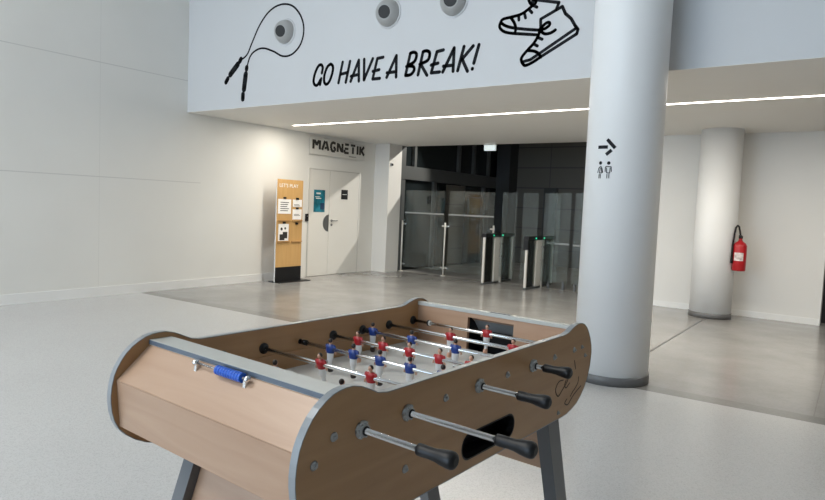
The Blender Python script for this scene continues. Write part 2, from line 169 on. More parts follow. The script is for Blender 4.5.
# ------------------------------------------------------------------ mesh builder
class MB:
    def __init__(s): s.v = []; s.f = []; s.m = []; s.sm = []
    def add(s, vs, fs, mi=0, sm=False):
        o = len(s.v); s.v += [tuple(p) for p in vs]
        for f in fs: s.f.append([o+i for i in f]); s.m.append(mi); s.sm.append(sm)
        return s
    def box(s, a, b, mi=0):
        (x0, y0, z0), (x1, y1, z1) = a, b
        vs = [(x0,y0,z0),(x1,y0,z0),(x1,y1,z0),(x0,y1,z0),(x0,y0,z1),(x1,y0,z1),(x1,y1,z1),(x0,y1,z1)]
        return s.add(vs, [(0,3,2,1),(4,5,6,7),(0,1,5,4),(1,2,6,5),(2,3,7,6),(3,0,4,7)], mi)
    def hexa(s, b, t, mi=0):     # bottom quad, top quad
        return s.add(list(b)+list(t), [(0,3,2,1),(4,5,6,7),(0,1,5,4),(1,2,6,5),(2,3,7,6),(3,0,4,7)], mi)
    def tube(s, p0, p1, prof, n=20, mi=0, sm=True, mis=None):
        """prof: list of (t, r) with t in metres from p0 along p0->p1"""
        p0 = Vector(p0); d = (Vector(p1)-p0).normalized()
        a = d.orthogonal().normalized(); b = d.cross(a)
        o = len(s.v)
        for t, r in prof:
            for i in range(n):
                an = 2*pi*i/n; s.v.append(tuple(p0+d*t+(a*cos(an)+b*sin(an))*r))
        for k in range(len(prof)-1):
            for i in range(n):
                j = (i+1) % n
                s.f.append([o+k*n+i, o+k*n+j, o+(k+1)*n+j, o+(k+1)*n+i]); s.m.append(mis[k] if mis else mi); s.sm.append(sm)
        s.f.append([o+i for i in reversed(range(n))]); s.m.append(mis[0] if mis else mi); s.sm.append(False)
        L = o+(len(prof)-1)*n
        s.f.append([L+i for i in range(n)]); s.m.append(mis[-1] if mis else mi); s.sm.append(False)
        return s
    def cyl(s, p0, p1, r, n=20, mi=0, r1=None):
        L = (Vector(p1)-Vector(p0)).length
        return s.tube(p0, p1, [(0, r), (L, r if r1 is None else r1)], n, mi)
    def ball(s, c, r, mi=0, n=16, sc_=(1,1,1)):
        o = len(s.v); K = n//2
        for k in range(1, K):
            th = pi*k/K
            for i in range(n):
                a = 2*pi*i/n; s.v.append((c[0]+r*sc_[0]*sin(th)*cos(a), c[1]+r*sc_[1]*sin(th)*sin(a), c[2]+r*sc_[2]*cos(th)))
        s.v.append((c[0], c[1], c[2]+r*sc_[2])); s.v.append((c[0], c[1], c[2]-r*sc_[2]))
        T = len(s.v)-2
        for k in range(K-2):
            for i in range(n):
                j = (i+1) % n; s.f.append([o+k*n+i, o+(k+1)*n+i, o+(k+1)*n+j, o+k*n+j]); s.m.append(mi); s.sm.append(True)
        for i in range(n):
            j = (i+1) % n
            s.f.append([T, o+i, o+j]); s.m.append(mi); s.sm.append(True)
            s.f.append([T+1, o+(K-2)*n+j, o+(K-2)*n+i]); s.m.append(mi); s.sm.append(True)
        return s
    def rings(s, rs, n=14, mis=None, sm=True):
        """elliptical rings: (cx,cy,z,rx,ry)"""
        o = len(s.v)
        for cx, cy, z, rx, ry in rs:
            for i in range(n):
                a = 2*pi*i/n; s.v.append((cx+rx*cos(a), cy+ry*sin(a), z))
        for k in range(len(rs)-1):
            for i in range(n):
                j = (i+1) % n; s.f.append([o+k*n+i, o+k*n+j, o+(k+1)*n+j, o+(k+1)*n+i]); s.m.append(mis[k] if mis else 0); s.sm.append(sm)
        s.f.append([o+i for i in reversed(range(n))]); s.m.append(mis[0] if mis else 0); s.sm.append(False)
        L = o+(len(rs)-1)*n; s.f.append([L+i for i in range(n)]); s.m.append(mis[-1] if mis else 0); s.sm.append(False)
        return s
    def ribbon(s, pts, w, fn, t=.002, mi=0):
        """stroke of width w with round ends; pts 2D in metres; fn(a,b,d)->3D with d = height above the surface"""
        n = len(pts)
        for i in range(n-1):
            (a0, b0), (a1, b1) = pts[i], pts[i+1]
            L = math.hypot(a1-a0, b1-b0)
            if L < 1e-6: continue
            nx, ny = -(b1-b0)/L*w/2, (a1-a0)/L*w/2
            q = [(a0+nx, b0+ny), (a0-nx, b0-ny), (a1-nx, b1-ny), (a1+nx, b1+ny)]
            s.add([fn(x, y, 0) for x, y in q]+[fn(x, y, t) for x, y in q], [(0,1,2,3),(7,6,5,4),(0,4,5,1),(1,5,6,2),(2,6,7,3),(3,7,4,0)], mi)
        for a, b in pts:
            K = 10; q = [(a+w/2*cos(2*pi*i/K), b+w/2*sin(2*pi*i/K)) for i in range(K)]
            s.add([fn(x, y, 0) for x, y in q]+[fn(x, y, t) for x, y in q], [list(range(K)), list(reversed(range(K, 2*K)))]+[(i, (i+1) % K, K+(i+1) % K, K+i) for i in range(K)], mi)
        return s
    def prism(s, poly, fn, t0, t1, mi=0, mi_side=None):
        n = len(poly)
        vs = [fn(a, b, t0) for a, b in poly]+[fn(a, b, t1) for a, b in poly]
        s.add(vs, [list(range(n)), list(reversed(range(n, 2*n)))], mi)
        s.add(vs, [(i, n+i, n+(i+1) % n, (i+1) % n) for i in range(n)], mi if mi_side is None else mi_side)
        return s
    def build(s, name, mats, parent=None, bevel=0., seg=2, fix=True):
        if not isinstance(mats, (list, tuple)): mats = [mats]
        me = bpy.data.meshes.new(name); me.from_pydata(s.v, [], s.f)
        for m in mats: me.materials.append(m)
        for p, mi, sm in zip(me.polygons, s.m, s.sm): p.material_index = mi; p.use_smooth = sm
        if fix:
            bm = bmesh.new(); bm.from_mesh(me); bmesh.ops.recalc_face_normals(bm, faces=bm.faces); bm.to_mesh(me); bm.free()
        o = bpy.data.objects.new(name, me); C.objects.link(o)
        if parent: o.parent = parent
        if bevel:
            md = o.modifiers.new('bevel', 'BEVEL'); md.width = bevel; md.segments = seg; md.limit_method = 'ANGLE'; md.angle_limit = .7
        return o

def empty(name, loc=(0,0,0), rz=0.):
    o = bpy.data.objects.new(name, None); C.objects.link(o); o.location = loc; o.rotation_euler = (0,0,rz)
    o.empty_display_size = .1; return o
def tag(o, label, cat, group=None):
    o['label'] = label; o['category'] = cat
    if group: o['group'] = group
    return o
def struct(o): o['kind'] = 'structure'; return o
def text_mesh(name, body, size, thick, m, parent, mtx, align='LEFT', shear=0., spacing=1., offset=0., xs=1.):
    cu = bpy.data.curves.new('t', 'FONT'); cu.body = body; cu.size = size; cu.extrude = thick/2; cu.align_x = align
    cu.shear = shear; cu.space_character = spacing; cu.offset = offset
    t = bpy.data.objects.new('t', cu); C.objects.link(t); bpy.context.view_layer.update()
    me = bpy.data.meshes.new_from_object(t, depsgraph=bpy.context.evaluated_depsgraph_get()); bpy.data.objects.remove(t)
    for v in me.vertices: v.co.x *= xs
    me.transform(mtx); me.materials.clear(); me.materials.append(m)
    me.name = name
    o = bpy.data.objects.new(name, me); C.objects.link(o)
    if parent: o.parent = parent
    return o

# ------------------------------------------------------------------ camera (1.38 m eye height)
CAMX, CAMZ = 8.23, 1.38
yaw, pit, rol = -.6204, .0653, .0426
F = Vector((sin(yaw)*cos(pit), cos(yaw)*cos(pit), -sin(pit)))
R0 = Vector((cos(yaw), -sin(yaw), 0)); U0 = R0.cross(F)
R = cos(rol)*R0+sin(rol)*U0; U = -sin(rol)*R0+cos(rol)*U0
cd = bpy.data.cameras.new('camera'); cam = bpy.data.objects.new('camera', cd); C.objects.link(cam)
cd.sensor_width = 36; cd.sensor_fit = 'HORIZONTAL'; cd.lens = 624.83/825*36; cd.shift_y = -(250-246.66)/825
mw = Matrix((R, U, -F)).transposed().to_4x4(); mw.translation = (CAMX, 0, CAMZ); cam.matrix_world = mw
cd.clip_start = .02; sc.camera = cam

# ------------------------------------------------------------------ setting
YB, ZS, YF = 10.03, 2.61, 5.60          # back wall, soffit height, fascia
HX, Y0, HZ = 13.0, -7.0, 6.2            # hall extent
def sbox(name, a, b, m, bevel=0): return struct(MB().box(a, b).build(name, m, bevel=bevel))
def fslab(ya, yb, yc, yd, m):      # slab between two slanted lines: y at x=-.3 and x=HX
    return struct(MB().hexa([(-.3,ya,-.2),(HX,yb,-.2),(HX,yd,-.2),(-.3,yc,-.2)], [(-.3,ya,0),(HX,yb,0),(HX,yd,0),(-.3,yc,0)]).build('floor', m))
fslab(Y0, Y0, 4.86, 5.23, M['terrazzo'])
fslab(4.86, 5.23, 5.04, 5.41, M['concrete_band'])
fslab(5.04, 5.41, 10.5, 10.5, M['concrete'])
sbox('floor', (-.3, 10.5, -.2), (HX, 15.3, 0), M['concrete_in'])
# thin saw-cut joints in the concrete
sbox('trim_1', (6.56, 5.6, 0), (6.585, 9.3, .0012), M['skirt_dark'])
sbox('trim_2', (8.05, 5.2, 0), (8.058, 10., .0012), M['concrete_band'])
sbox('wall_left', (-.3, Y0, 0), (.05, 10.3, HZ), M['wall_left'])
sbox('wall_right', (HX, Y0, 0), (HX+.3, 15.3, HZ), M['wall_grey'])  # unseen wall, added and kept dim so the table's near side stays dark
sbox('wall_rear', (8.0, Y0-.3, 0), (HX+.3, Y0, HZ), M['wall'])  # unseen rear wall, shaped so daylight enters from the left part
sbox('wall_rear', (-.3, Y0-.3, 4.4), (8.0, Y0, HZ), M['wall'])
sbox('ceiling', (-.3, Y0-.3, HZ), (HX+.3, 15.3, HZ+.2), M['wall'])
sbox('wall_upper', (-.3, YF, ZS+.004), (HX, YF+.25, HZ), M['fascia'])
sbox('ceiling', (-.3, YF+.001, ZS), (HX, 10.6, ZS+.2), M['soffit'])
# pilaster and jamb beside the opening
sbox('wall_back', (.0, 10.0, 0), (.42, 10.42, ZS), M['wall'])
sbox('wall_back', (5.45, YB, 0), (7.87, YB+.3, ZS), M['wall'])
sbox('baseboard_back', (5.45, YB-.012, 0), (7.87, YB, .085), M['base_white'])
sbox('baseboard_left', (.05, Y0, 0), (.066, 7.95, .125), M['base_white'])
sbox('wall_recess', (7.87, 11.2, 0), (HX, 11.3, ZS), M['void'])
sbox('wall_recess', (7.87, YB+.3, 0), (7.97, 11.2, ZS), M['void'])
# the dark room beyond
sbox('wall_inner', (.3, 15.0, 0), (7.9, 15.3, 4.2), M['clad'])
sbox('wall_inner', (7.78, YB+.3, 0), (7.87, 15.0, 4.2), M['dark'])
sbox('ceiling', (.1, 10.6, 4.2), (7.9, 15.3, 4.3), M['dark'])
sbox('wall_inner', (-.1, 10.5, ZS+.2), (7.9, 10.6, 4.2), M['dark'])
sbox('ceiling', (7.87, 10.6, ZS), (HX, 11.3, ZS+.2), M['soffit'])
sbox('window_1', (.28, 10.42, 0), (.33, 15.0, 4.2), M['darkglass'])
sbox('trim_3', (.33, 10.42, 1.93), (.42, 15.0, 2.21), M['darkbeam'])
sbox('trim_4', (.33, 10.42, 0), (.40, 10.60, 4.2), M['darkbeam'])
for i, y in enumerate((10.95, 12.75, 13.45, 14.2)):
    sbox('trim_%d' % (5+i), (.33, y-.04, 2.21), (.40, y+.04, 4.2), M['darkbeam'])
for i, y in enumerate((11.75, 13.0, 14.0)):
    sbox('trim_%d' % (9+i), (.33, y-.05, 0), (.40, y+.05, 1.93), M['darkbeam'])
sbox('trim_12', (.42, 14.55, 0), (.80, 15.0, 4.2), M['dark'])
sbox('trim_13', (1.62, 14.9, 0), (1.95, 15.0, 1.97), M['dark'])
sbox('trim_14', (3.2, 14.9, 0), (3.4, 15.0, 1.97), M['dark'])
sbox('window_2', (.425, 12.15, .05), (.43, 12.95, 1.9), M['clad'])

# LED line in the soffit
led = MB().box((.56, 7.222, ZS-.004), (11.5, 7.268, ZS+.002)).build('ceiling_light', M['led'])
tag(led, 'long thin glowing LED line set into the beige soffit behind the white column', 'ceiling light')
em = empty('emergency_light', (2.46, 10.45, 2.475)); tag(em, 'small pale lit emergency light box hanging at the top edge of the dark opening', 'emergency light')
MB().box((-.115, -.03, 0), (.115, .03, .10)).build('diffuser', M['emer'], em, .006)
MB().box((-.125, -.035, .10), (.125, .035, .135)).build('housing', M['steel'], em)

# ------------------------------------------------------------------ door
D0, D1, DM = 8.15, 9.51, 8.675
dr = struct(empty('door_1', (.05, 0, 0)))
MB().box((0, D0, .01), (.012, DM-.004, 1.965)).build('door_leaf', M['door'], dr, .002)
MB().box((0, DM+.004, .01), (.012, D1, 1.965)).build('door_leaf', M['door'], dr, .002)
fr = MB(); fr.box((0, D0-.022, 0), (.016, D0, 1.985)); fr.box((0, D1, 0), (.016, D1+.022, 1.985)); fr.box((0, D0, 1.968), (.016, D1, 1.985))
fr.build('door_frame', M['frame'], dr, .002)
MB().box((.0, DM-.004, .01), (.006, DM+.004, 1.965)).build('door_gap', M['joint'], dr)
hd = MB(); hd.cyl((.012, DM+.075, 1.035), (.06, DM+.075, 1.035), .009, 12); hd.cyl((.055, DM+.07, 1.035), (.055, DM+.20, 1.035), .009, 12)
hd.cyl((.012, DM+.075, 1.035), (.02, DM+.075, 1.035), .025, 20); hd.cyl((.012, DM+.075, .955), (.022, DM+.075, .955), .022, 20)
hd.build('door_handle', M['zinc'], dr)
hp = MB(); pl = [(DM-.008, 1.145)]+[(DM-.008-.15*sin(pi*i/20), .985+.16*cos(pi*i/20)) for i in range(1, 20)]+[(DM-.008, .825)]
hp.prism(pl, lambda a, b, t: (t, a, b), .012, .016); hp.build('push_plate', M['zinc'], dr)
po = empty('wall_poster', (.063, 8.26, 1.19)); tag(po, 'small teal and navy poster on the left leaf of the white double door', 'poster')
MB().box((0, 0, 0), (.003, .29, .41)).build('sheet', M['teal'], po)
p2 = MB(); p2.box((.003, .06, .33), (.0045, .17, .36)); p2.box((.003, .05, .245), (.0045, .19, .262)); p2.box((.003, .03, .275), (.0045, .15, .287))
p2.build('text_lines', M['whitep'], po)
MB().box((.003, .17, .05), (.0042, .27, .17)).build('printed_block', M['teal_d'], po)
ds = MB().box((.062, 9.0, 1.445), (.068, 9.18, 1.63)).build('door_sign', M['black']); tag(ds, 'small black square sign on the right leaf of the white double door', 'sign')
MB().box((.068, 9.03, 1.535), (.069, 9.15, 1.545)).build('text_line', M['whitep'], ds)
cr = empty('card_reader', (.05, 8.095, 1.02)); tag(cr, 'small black card reader on the wall between wooden board and white door', 'card reader')
MB().box((0, -.035, 0), (.03, .035, .135)).build('housing', M['black'], cr, .008)
MB().cyl((.03, 0, .09), (.032, 0, .09), .012, 16).build('lens', M['zinc'], cr)

# MAGNETIK sign: grey panel on stand-offs, stencil letters
sg = empty('wall_sign', (.05, 8.10, 2.235)); tag(sg, 'grey panel sign reading MAGNETIK in dark stencil letters above the double door', 'sign')
MB().box((.03, 0, 0), (.04, 1.52, .305)).build('panel', M['signp'], sg, .002)
for y in (.45, 1.15): MB().box((0, y-.05, .312), (.03, y+.05, .322)).build('bracket', M['frame'], sg)
def letters_mag():
    mb = MB(); fn = lambda a, b, t: (.040+t, a, b)
    H = .165; z0 = .10; w = .043
    L = {'M': [[(0,0),(0,1)],[(.18,.95),(.5,.45),(.82,.95)],[(1,0),(1,1)]],
         'A': [[(0,0),(.42,1)],[(.62,1),(1,0)],[(.42,.25),(.68,.25)]],
         'G': [[(.95,.9),(.4,1),(.05,.75),(.05,.3),(.35,0),(.85,.02)],[(.9,.08),(.9,.42),(.6,.42)]],
         'N': [[(0,0),(0,1)],[(.2,.9),(.82,.1)],[(1,0),(1,1)]],
         'E': [[(.1,.98),(.95,.98)],[(.05,.5),(.85,.5)],[(0,.35),(0,.02),(.95,.02)]],
         'T': [[(0,.98),(1,.98)],[(.5,.78),(.5,0)]],
         'I': [[(.5,0),(.5,1)]],
         'K': [[(0,0),(0,1)],[(.9,1),(.3,.52),(.95,0)]]}
    x = .075
    for ch, wd in (('M',.165),('A',.165),('G',.13),('N',.13),('E',.12),('T',.12),('I',.03),('K',.125)):
        for st in L[ch]: 
            pts = [(x+a*wd, z0+b*H) for a, b in st]
            # square-ended strokes
            for i in range(len(pts)-1):
                (a0,b0),(a1,b1) = pts[i], pts[i+1]; l = math.hypot(a1-a0,b1-b0); ux,uy = (a1-a0)/l,(b1-b0)/l; e = 0.
                a0-=ux*e; b0-=uy*e; a1+=ux*e; b1+=uy*e; nx,ny = -uy*w/2, ux*w/2
                q = [(a0+nx,b0+ny),(a0-nx,b0-ny),(a1-nx,b1-ny),(a1+nx,b1+ny)]
                mb.prism(q, fn, 0, .012+.0003*i)
        x += wd+.062
    return mb
letters_mag().build('lettering', M['letterg'], sg)
text_mesh('small_lettering', 'POWERED BY', .035, .002, M['letterg'], sg, Matrix(((0,0,1,.041),(1,0,0,1.05),(0,1,0,.03),(0,0,0,1))))

# ------------------------------------------------------------------ wooden notice stand and leaflets
KX = .34
ks = empty('notice_stand', (KX, 7.40, 0)); tag(ks, 'tall narrow wooden notice board stand with black foot beside the white double door', 'notice board')
MB().box((0, -.295, .255), (.02, .295, 1.73)).build('board', M['oak'], ks, .003)
MB().box((0, -.295, .012), (.021, .295, .255)).build('plinth', M['black'], ks)
MB().box((-.14, -.295, 0), (.14, .42, .012)).build('base_plate', M['black'], ks)
MB().box((0, -.300, .012), (.02, -.295, 1.73)).build('edge_strip', M['whitep'], ks)
text_mesh('lettering', "LET'S PLAY", .085, .003, M['whitep'], ks, Matrix(((0,0,1,.022),(1,0,0,-.25),(0,1,0,1.60),(0,0,0,1))), spacing=1.05)
slots = [(-.27, .02, 1.155, 1.400, 'white sheet with dark printed lines clipped upper left on the wooden notice board', 'lines'),
         (.06, .27, 1.275, 1.40, 'small white card clipped upper right on the wooden notice board', 'blank'),
         (.06, .27, 1.06, 1.235, 'small white card clipped just under another on the right of the wooden notice board', 'blank'),
         (-.25, -.02, .70, .985, 'black and white photo sheet clipped lower left on the wooden notice board', 'photo')]
for y0, y1, z in ((-.27, .0, 1.03), (.05, .28, 1.03), (-.27, .0, .675), (.05, .28, .675)): MB().box((.02, y0, z), (.045, y1, z+.018)).build('ledge', M['oakd'], ks)
for yy, zz in ((-.13, 1.415), (.16, 1.41), (.16, 1.245), (-.13, 1.0), (.16, .985)):
    c = MB(); c.box((.0275, yy-.03, zz-.012), (.038, yy+.03, zz+.012)); c.box((.02, yy-.03, zz+.008), (.038, yy+.03, zz+.022)); c.cyl((.034, yy, zz+.0), (.045, yy, zz+.0), .008, 10); c.build('clip', M['black'], ks, .003)
for y0, y1, z0, z1, lab, kd in slots:
    lf = empty('leaflet', (KX+.0225, 7.40+y0, z0)); tag(lf, lab, 'leaflet')
    w_, h_ = y1-y0, z1-z0
    MB().box((0, 0, 0), (.003, w_, h_)).build('sheet', M['paper'], lf)
    q = MB()
    if kd == 'lines':
        for k in range(5): q.box((.003, .05, h_-.06-.035*k), (.004, w_-.05-.02*(k % 3), h_-.048-.035*k))
    elif kd == 'photo':
        q.box((.003, .03, .01), (.004, .14, .11)); q.box((.003, .1, .04), (.0045, .2, .15)); q.cyl((.003, .07, .2), (.004, .07, .2), .025, 16); q.cyl((.003, .15, .21), (.004, .15, .21), .02, 16)
    else:
        q.box((.003, .03, h_-.09), (.004, w_-.06, h_-.082)); q.box((.003, .03, h_-.11), (.004, w_-.04, h_-.102))
    q.build('print', M['letterg'], lf)

wp_ = empty('wall_poster', (.44, 13.12, 1.2)); tag(wp_, 'dim olive framed poster seen through the striped glass in the dark room', 'poster')
MB().box((0, 0, 0), (.02, .62, .46)).build('frame', M['darkbeam'], wp_, .003)
MB().box((.02, .03, .03), (.022, .59, .43)).build('print', mat('olive_print', (.16, .13, .05), .6, noise=.4, scale=4), wp_)
# ------------------------------------------------------------------ columns
def column(x, y, r, z1, label):
    o = empty('column', (x, y, 0)); tag(o, label, 'column')
    MB().tube((0,0,0), (0,0,1), [(0, r), (z1, r)], 72).build('shaft', M['column'], o)
    MB().tube((0,0,0), (0,0,1), [(0, r+.010), (.068, r+.010), (.073, r+.004), (.073, r-.01)], 72).build('skirting', M['skirt_dark'], o)
    return o
RC = .302
c1 = column(6.590, 5.252, RC, HZ, 'thick tall white round column with arrow sign, right behind the football table')
c2 = column(6.58, 9.588, .268, ZS, 'smaller white round column by the back wall, next to the red extinguisher')
cf = lambda a, b, t: (6.590+(RC+.0005+t)*cos(a), 5.252+(RC+.0005+t)*sin(a), b)
def col_ribbon(mb, strokes, w):
    for st in strokes: mb.ribbon([(a*RC, b) for a, b in st], w, lambda a, b, t: cf(a/RC, b, t), .0015)
    return mb
ar = MB(); 
def resamp(st, n=6):
    o = []
    for i in range(len(st)-1):
        for k in range(n): o.append((st[i][0]+(st[i+1][0]-st[i][0])*k/n, st[i][1]+(st[i+1][1]-st[i][1])*k/n))
    o.append(st[-1]); return o
def sq_ribbon(mb, st, w, fn, t):
    (a0,b0),(a1,b1) = st[0], st[-1]; l = math.hypot(a1-a0,b1-b0); nx,ny = -(b1-b0)/l*w/2,(a1-a0)/l*w/2
    pts = resamp([st[0], st[-1]], 8)
    for i in range(8):
        (p,q),(r_,s_) = pts[i], pts[i+1]
        mb.prism([(p+nx,q+ny),(p-nx,q-ny),(r_-nx,s_-ny),(r_+nx,s_+ny)], fn, 0, t)
def ext(st, e):
    (a0,b0),(a1,b1) = [(a*RC, b) for a, b in st]; l = math.hypot(a1-a0,b1-b0); ux,uy = (a1-a0)/l*e,(b1-b0)/l*e
    return [(a0-ux,b0-uy),(a1+ux,b1+uy)]
for st, e_ in zip(DATA['arrow'], (.010, .010, .010)): sq_ribbon(ar, ext(st, e_), .027, lambda a, b, t: cf(a/RC, b, t), .0015)
tag(ar.build('wall_sticker', M['blackm']), 'black arrow sticker pointing right on the thick white column', 'sticker')
tw = MB(); col_ribbon(tw, [resamp(s, 3) for s in DATA['toilet']], .0065)
for a, b in DATA['toilet_head']:
    K = 14; q = [(a*RC+.014*cos(2*pi*i/K), b+.014*sin(2*pi*i/K)) for i in range(K)]
    tw.prism(q, lambda a_, b_, t: cf(a_/RC, b_, t), 0, .0015)
tag(tw.build('wall_sticker', M['blackm']), 'toilet pictogram of two standing figures under the arrow on the thick white column', 'sticker')

# ------------------------------------------------------------------ fascia graphics and air nozzles
ff = lambda a, b, t: (a, YF-.0005-t, b)
lt = MB()
for s in DATA['lettering']: lt.ribbon(s, .037, ff, .002)
tag(lt.build('wall_lettering', M['blackm']), 'hand-drawn black lettering GO HAVE A BREAK! on the white upper wall', 'lettering')
st_ = MB()
for s in DATA['shoes']: st_.ribbon(s, .030, ff, .002)
tag(st_.build('wall_sticker', M['blackm']), 'black line drawing of two high-top shoes on the white upper wall', 'sticker')
jr = MB()
for s in DATA['rope']: jr.ribbon(s, .024, ff, .002)
gw = (.07, .088, .07, .07, .088, .075)
for s, w_ in zip(DATA['rope_grip'], gw): jr.ribbon(s, w_, ff, .002)
tag(jr.build('wall_sticker', M['blackm']), 'black drawing of a skipping rope with two handles on the white upper wall', 'sticker')
for i, (x, lab) in enumerate(((2.11, 'grey round air nozzle inside the loop of the drawn skipping rope'),
                              (3.77, 'grey round air nozzle above the word HAVE, middle one of three'),
                              (4.63, 'grey round air nozzle cut by the top edge of the photo, above the word BREAK'))):
    nz = empty('air_nozzle', (x, YF, 3.515)); tag(nz, lab, 'air nozzle', 'air nozzles on the upper wall')
    MB().tube((0,0,0), (0,-1,0), [(0, .168), (.006, .168), (.012, .160)], 40).build('flange', M['fascia'], nz)
    d = Vector((.25, -.95, -.15)).normalized()
    b = MB(); prof = []
    for k in range(13):
        th = -.05+(1.08+.05)*k/12
        prof.append((.150*sin(th), .150*cos(th)))
    prof += [(.124, .078)]
    b.tube(Vector((0,-.004,0)), Vector((0,-.004,0))+d, prof, 36)
    b.build('ball', M['grey_ball'], nz)
    MB().tube(Vector((0,-.004,0))+d*.1245, Vector((0,-.004,0))+d*2, [(0, .077), (.002, .077)], 28).build('throat', M['throat'], nz)

# small device on the pilaster edge
sn = empty('wall_sensor', (.40, 10.08, 2.20)); tag(sn, 'tiny dark sensor high on the white jamb beside the dark opening', 'sensor')
MB().box((0, -.03, -.03), (.04, .03, .03)).build('body', M['zinc'], sn, .006)
MB().ball((.05, 0, -.01), .018).build('lens', M['black'], sn)

# ------------------------------------------------------------------ glass screens and speed gates
def screen(x0, x1, label, z0=.10, z1=1.70, post=True, y=10.55, grp='glass screens across the opening', band=(1.22, 1.25), feet=False):
    o = empty('glass_screen', (x0, y, 0)); tag(o, label, 'glass screen', grp)
    MB().box((0, -.005, z0), (x1-x0, .005, z1)).build('pane', M['glass'], o)
    if band: MB().box((0, -.0065, band[0]), (x1-x0, -.0052, band[1])).build('stripe', M['frost'], o)
    if feet:
        for xf in (.05, x1-x0-.09): MB().box((xf, -.02, 0), (xf+.04, .02, z0+.03)).build('foot_clamp', M['leg'], o, .003)
    return o
s1 = screen(.47, 1.435, 'clear glass screen with white stripe next to the white jamb')
s2 = screen(1.545, 2.56, 'clear glass screen with white stripe left of the first speed gate')
def post(x, label, cr_=.085, fr_=.05):
    p = empty('screen_post', (x, 10.52, 0)); tag(p, label, 'post', 'steel posts of the glass screens')
    MB().cyl((0,0,0), (0,0,1.07), .016, 16).build('tube', M['steel'], p)
    MB().cyl((0,0,0), (0,0,.012), fr_, 20).build('foot', M['steel'], p)
    for z in (.16, 1.0):
        MB().box((-.085, .012, z-.018), (cr_, .024, z+.018)).build('clamp', M['chrome'], p, .005)
    return p
post(.43, 'slim steel post holding the glass by the white jamb')
post(1.49, 'slim steel post between the two striped glass screens')
post(2.58, 'slim steel post just behind the left speed gate', .02, .035)
screen(3.66, 4.08, 'clear glass wing right of the second speed gate', .12, 1.72, band=(.80, .83), y=10.55, feet=True)
screen(4.15, 5.35, 'wide clear glass screen partly behind the thick white column', .10, 1.72, band=(.79, .82), feet=True)
def gate(x, label, wings=2):
    g = empty('speed_gate', (x, 9.96, 0)); tag(g, label, 'speed gate', 'speed gates in the opening')
    MB().box((-.05, -.01, .865), (.05, 1.16, .935)).build('top_slab', M['black'], g, .006)
    MB().box((-.02, 0, 0), (.02, .04, .875)).build('front_post', M['steel'], g, .004)
    MB().box((-.03, 1.09, 0), (.03, 1.13, .875)).build('rear_post', M['steel'], g, .004)
    MB().box((-.045, .60, 0), (.045, .66, .875)).build('middle_post', M['steel'], g, .004)
    MB().box((-.03, .38, .0), (.03, .60, .875)).build('cover_plate', M['steel'], g)
    MB().box((-.03, .0, 0), (.03, 1.13, .035)).build('base_rail', M['leg'], g)
    for y0, y1 in ((.04, .38), (.66, 1.09)): MB().box((-.004, y0, .035), (.004, y1, .875)).build('side_glass', M['glass'], g)
    for s_ in ((-1, 1) if wings == 2 else (1,)):
        w = MB(); w.box((min(s_*.06, s_*.36), .535, .12), (max(s_*.06, s_*.36), .545, 1.70)); w = w.build('glass_wing', M['glass'], g)
        for z in (.50, .74): MB().box((min(s_*.04, s_*.09), .52, z-.018), (max(s_*.04, s_*.09), .56, z+.018)).build('hinge', M['chrome'], w)
    MB().box((.050, .26, .885), (.053, .30, .912)).build('status_light', M['green'], g)
    MB().box((.050, .60, .885), (.053, .66, .912)).build('status_light', M['green'], g)
    return g
gate(2.70, 'left speed gate with black top slab and steel posts', 1)
g2 = gate(3.54, 'right speed gate with black top slab, nearer the thick column')
MB().box((-.045, -.03, .70), (.045, .0, .875)).build('card_reader', M['black'], g2, .006)

# ------------------------------------------------------------------ fire extinguisher on column
ex = empty('fire_extinguisher', (6.915, 9.50, .685)); tag(ex, 'red fire extinguisher with black hose hanging beside the rear column', 'fire extinguisher')
MB().tube((0,0,0), (0,0,1), [(0,.06),(.0,.078),(.012,.086),(.34,.086),(.375,.07),(.40,.035),(.42,.022),(.445,.022)], 32).build('cylinder', M['red'], ex)
lb = MB()
for i in range(10):
    a0 = -2.25+i*.14; a1 = a0+.14
    lb.add([(.0868*cos(a0), .0868*sin(a0), .14), (.0868*cos(a1), .0868*sin(a1), .14), (.0868*cos(a1), .0868*sin(a1), .25), (.0868*cos(a0), .0868*sin(a0), .25)], [(0,1,2,3)])
lb.build('label', mat('extinguisher_label', (.75, .62, .60), .5, noise=.5, scale=30), ex, fix=False)
hl = MB(); hl.cyl((0,0,.44), (0,0,.475), .026, 16); hl.box((-.012,-.10,.475), (.012,.03,.487)); hl.box((-.012,-.09,.455), (.012,.0,.463)); hl.build('valve_lever', M['black'], ex, .002)
hp_ = [(.0,-.02,.47), (-.012,-.025,.54), (-.025,-.03,.60), (-.043,-.035,.615), (-.060,-.04,.59), (-.072,-.045,.50), (-.082,-.055,.36), (-.084,-.06,.20)]
ho = MB()
for a, b in zip(hp_[:-1], hp_[1:]): ho.cyl(a, b, .0115, 10)
for a in hp_: ho.ball(a, .0115, 0, 8)
ho.cyl((-.084,-.06,.20), (-.084,-.06,.10), .012, 12, 0, .018)
ho.build('hose', M['black'], ex)
MB().box((-.10, .02, .28), (-.06, .06, .32)).build('bracket', M['zinc'], ex)

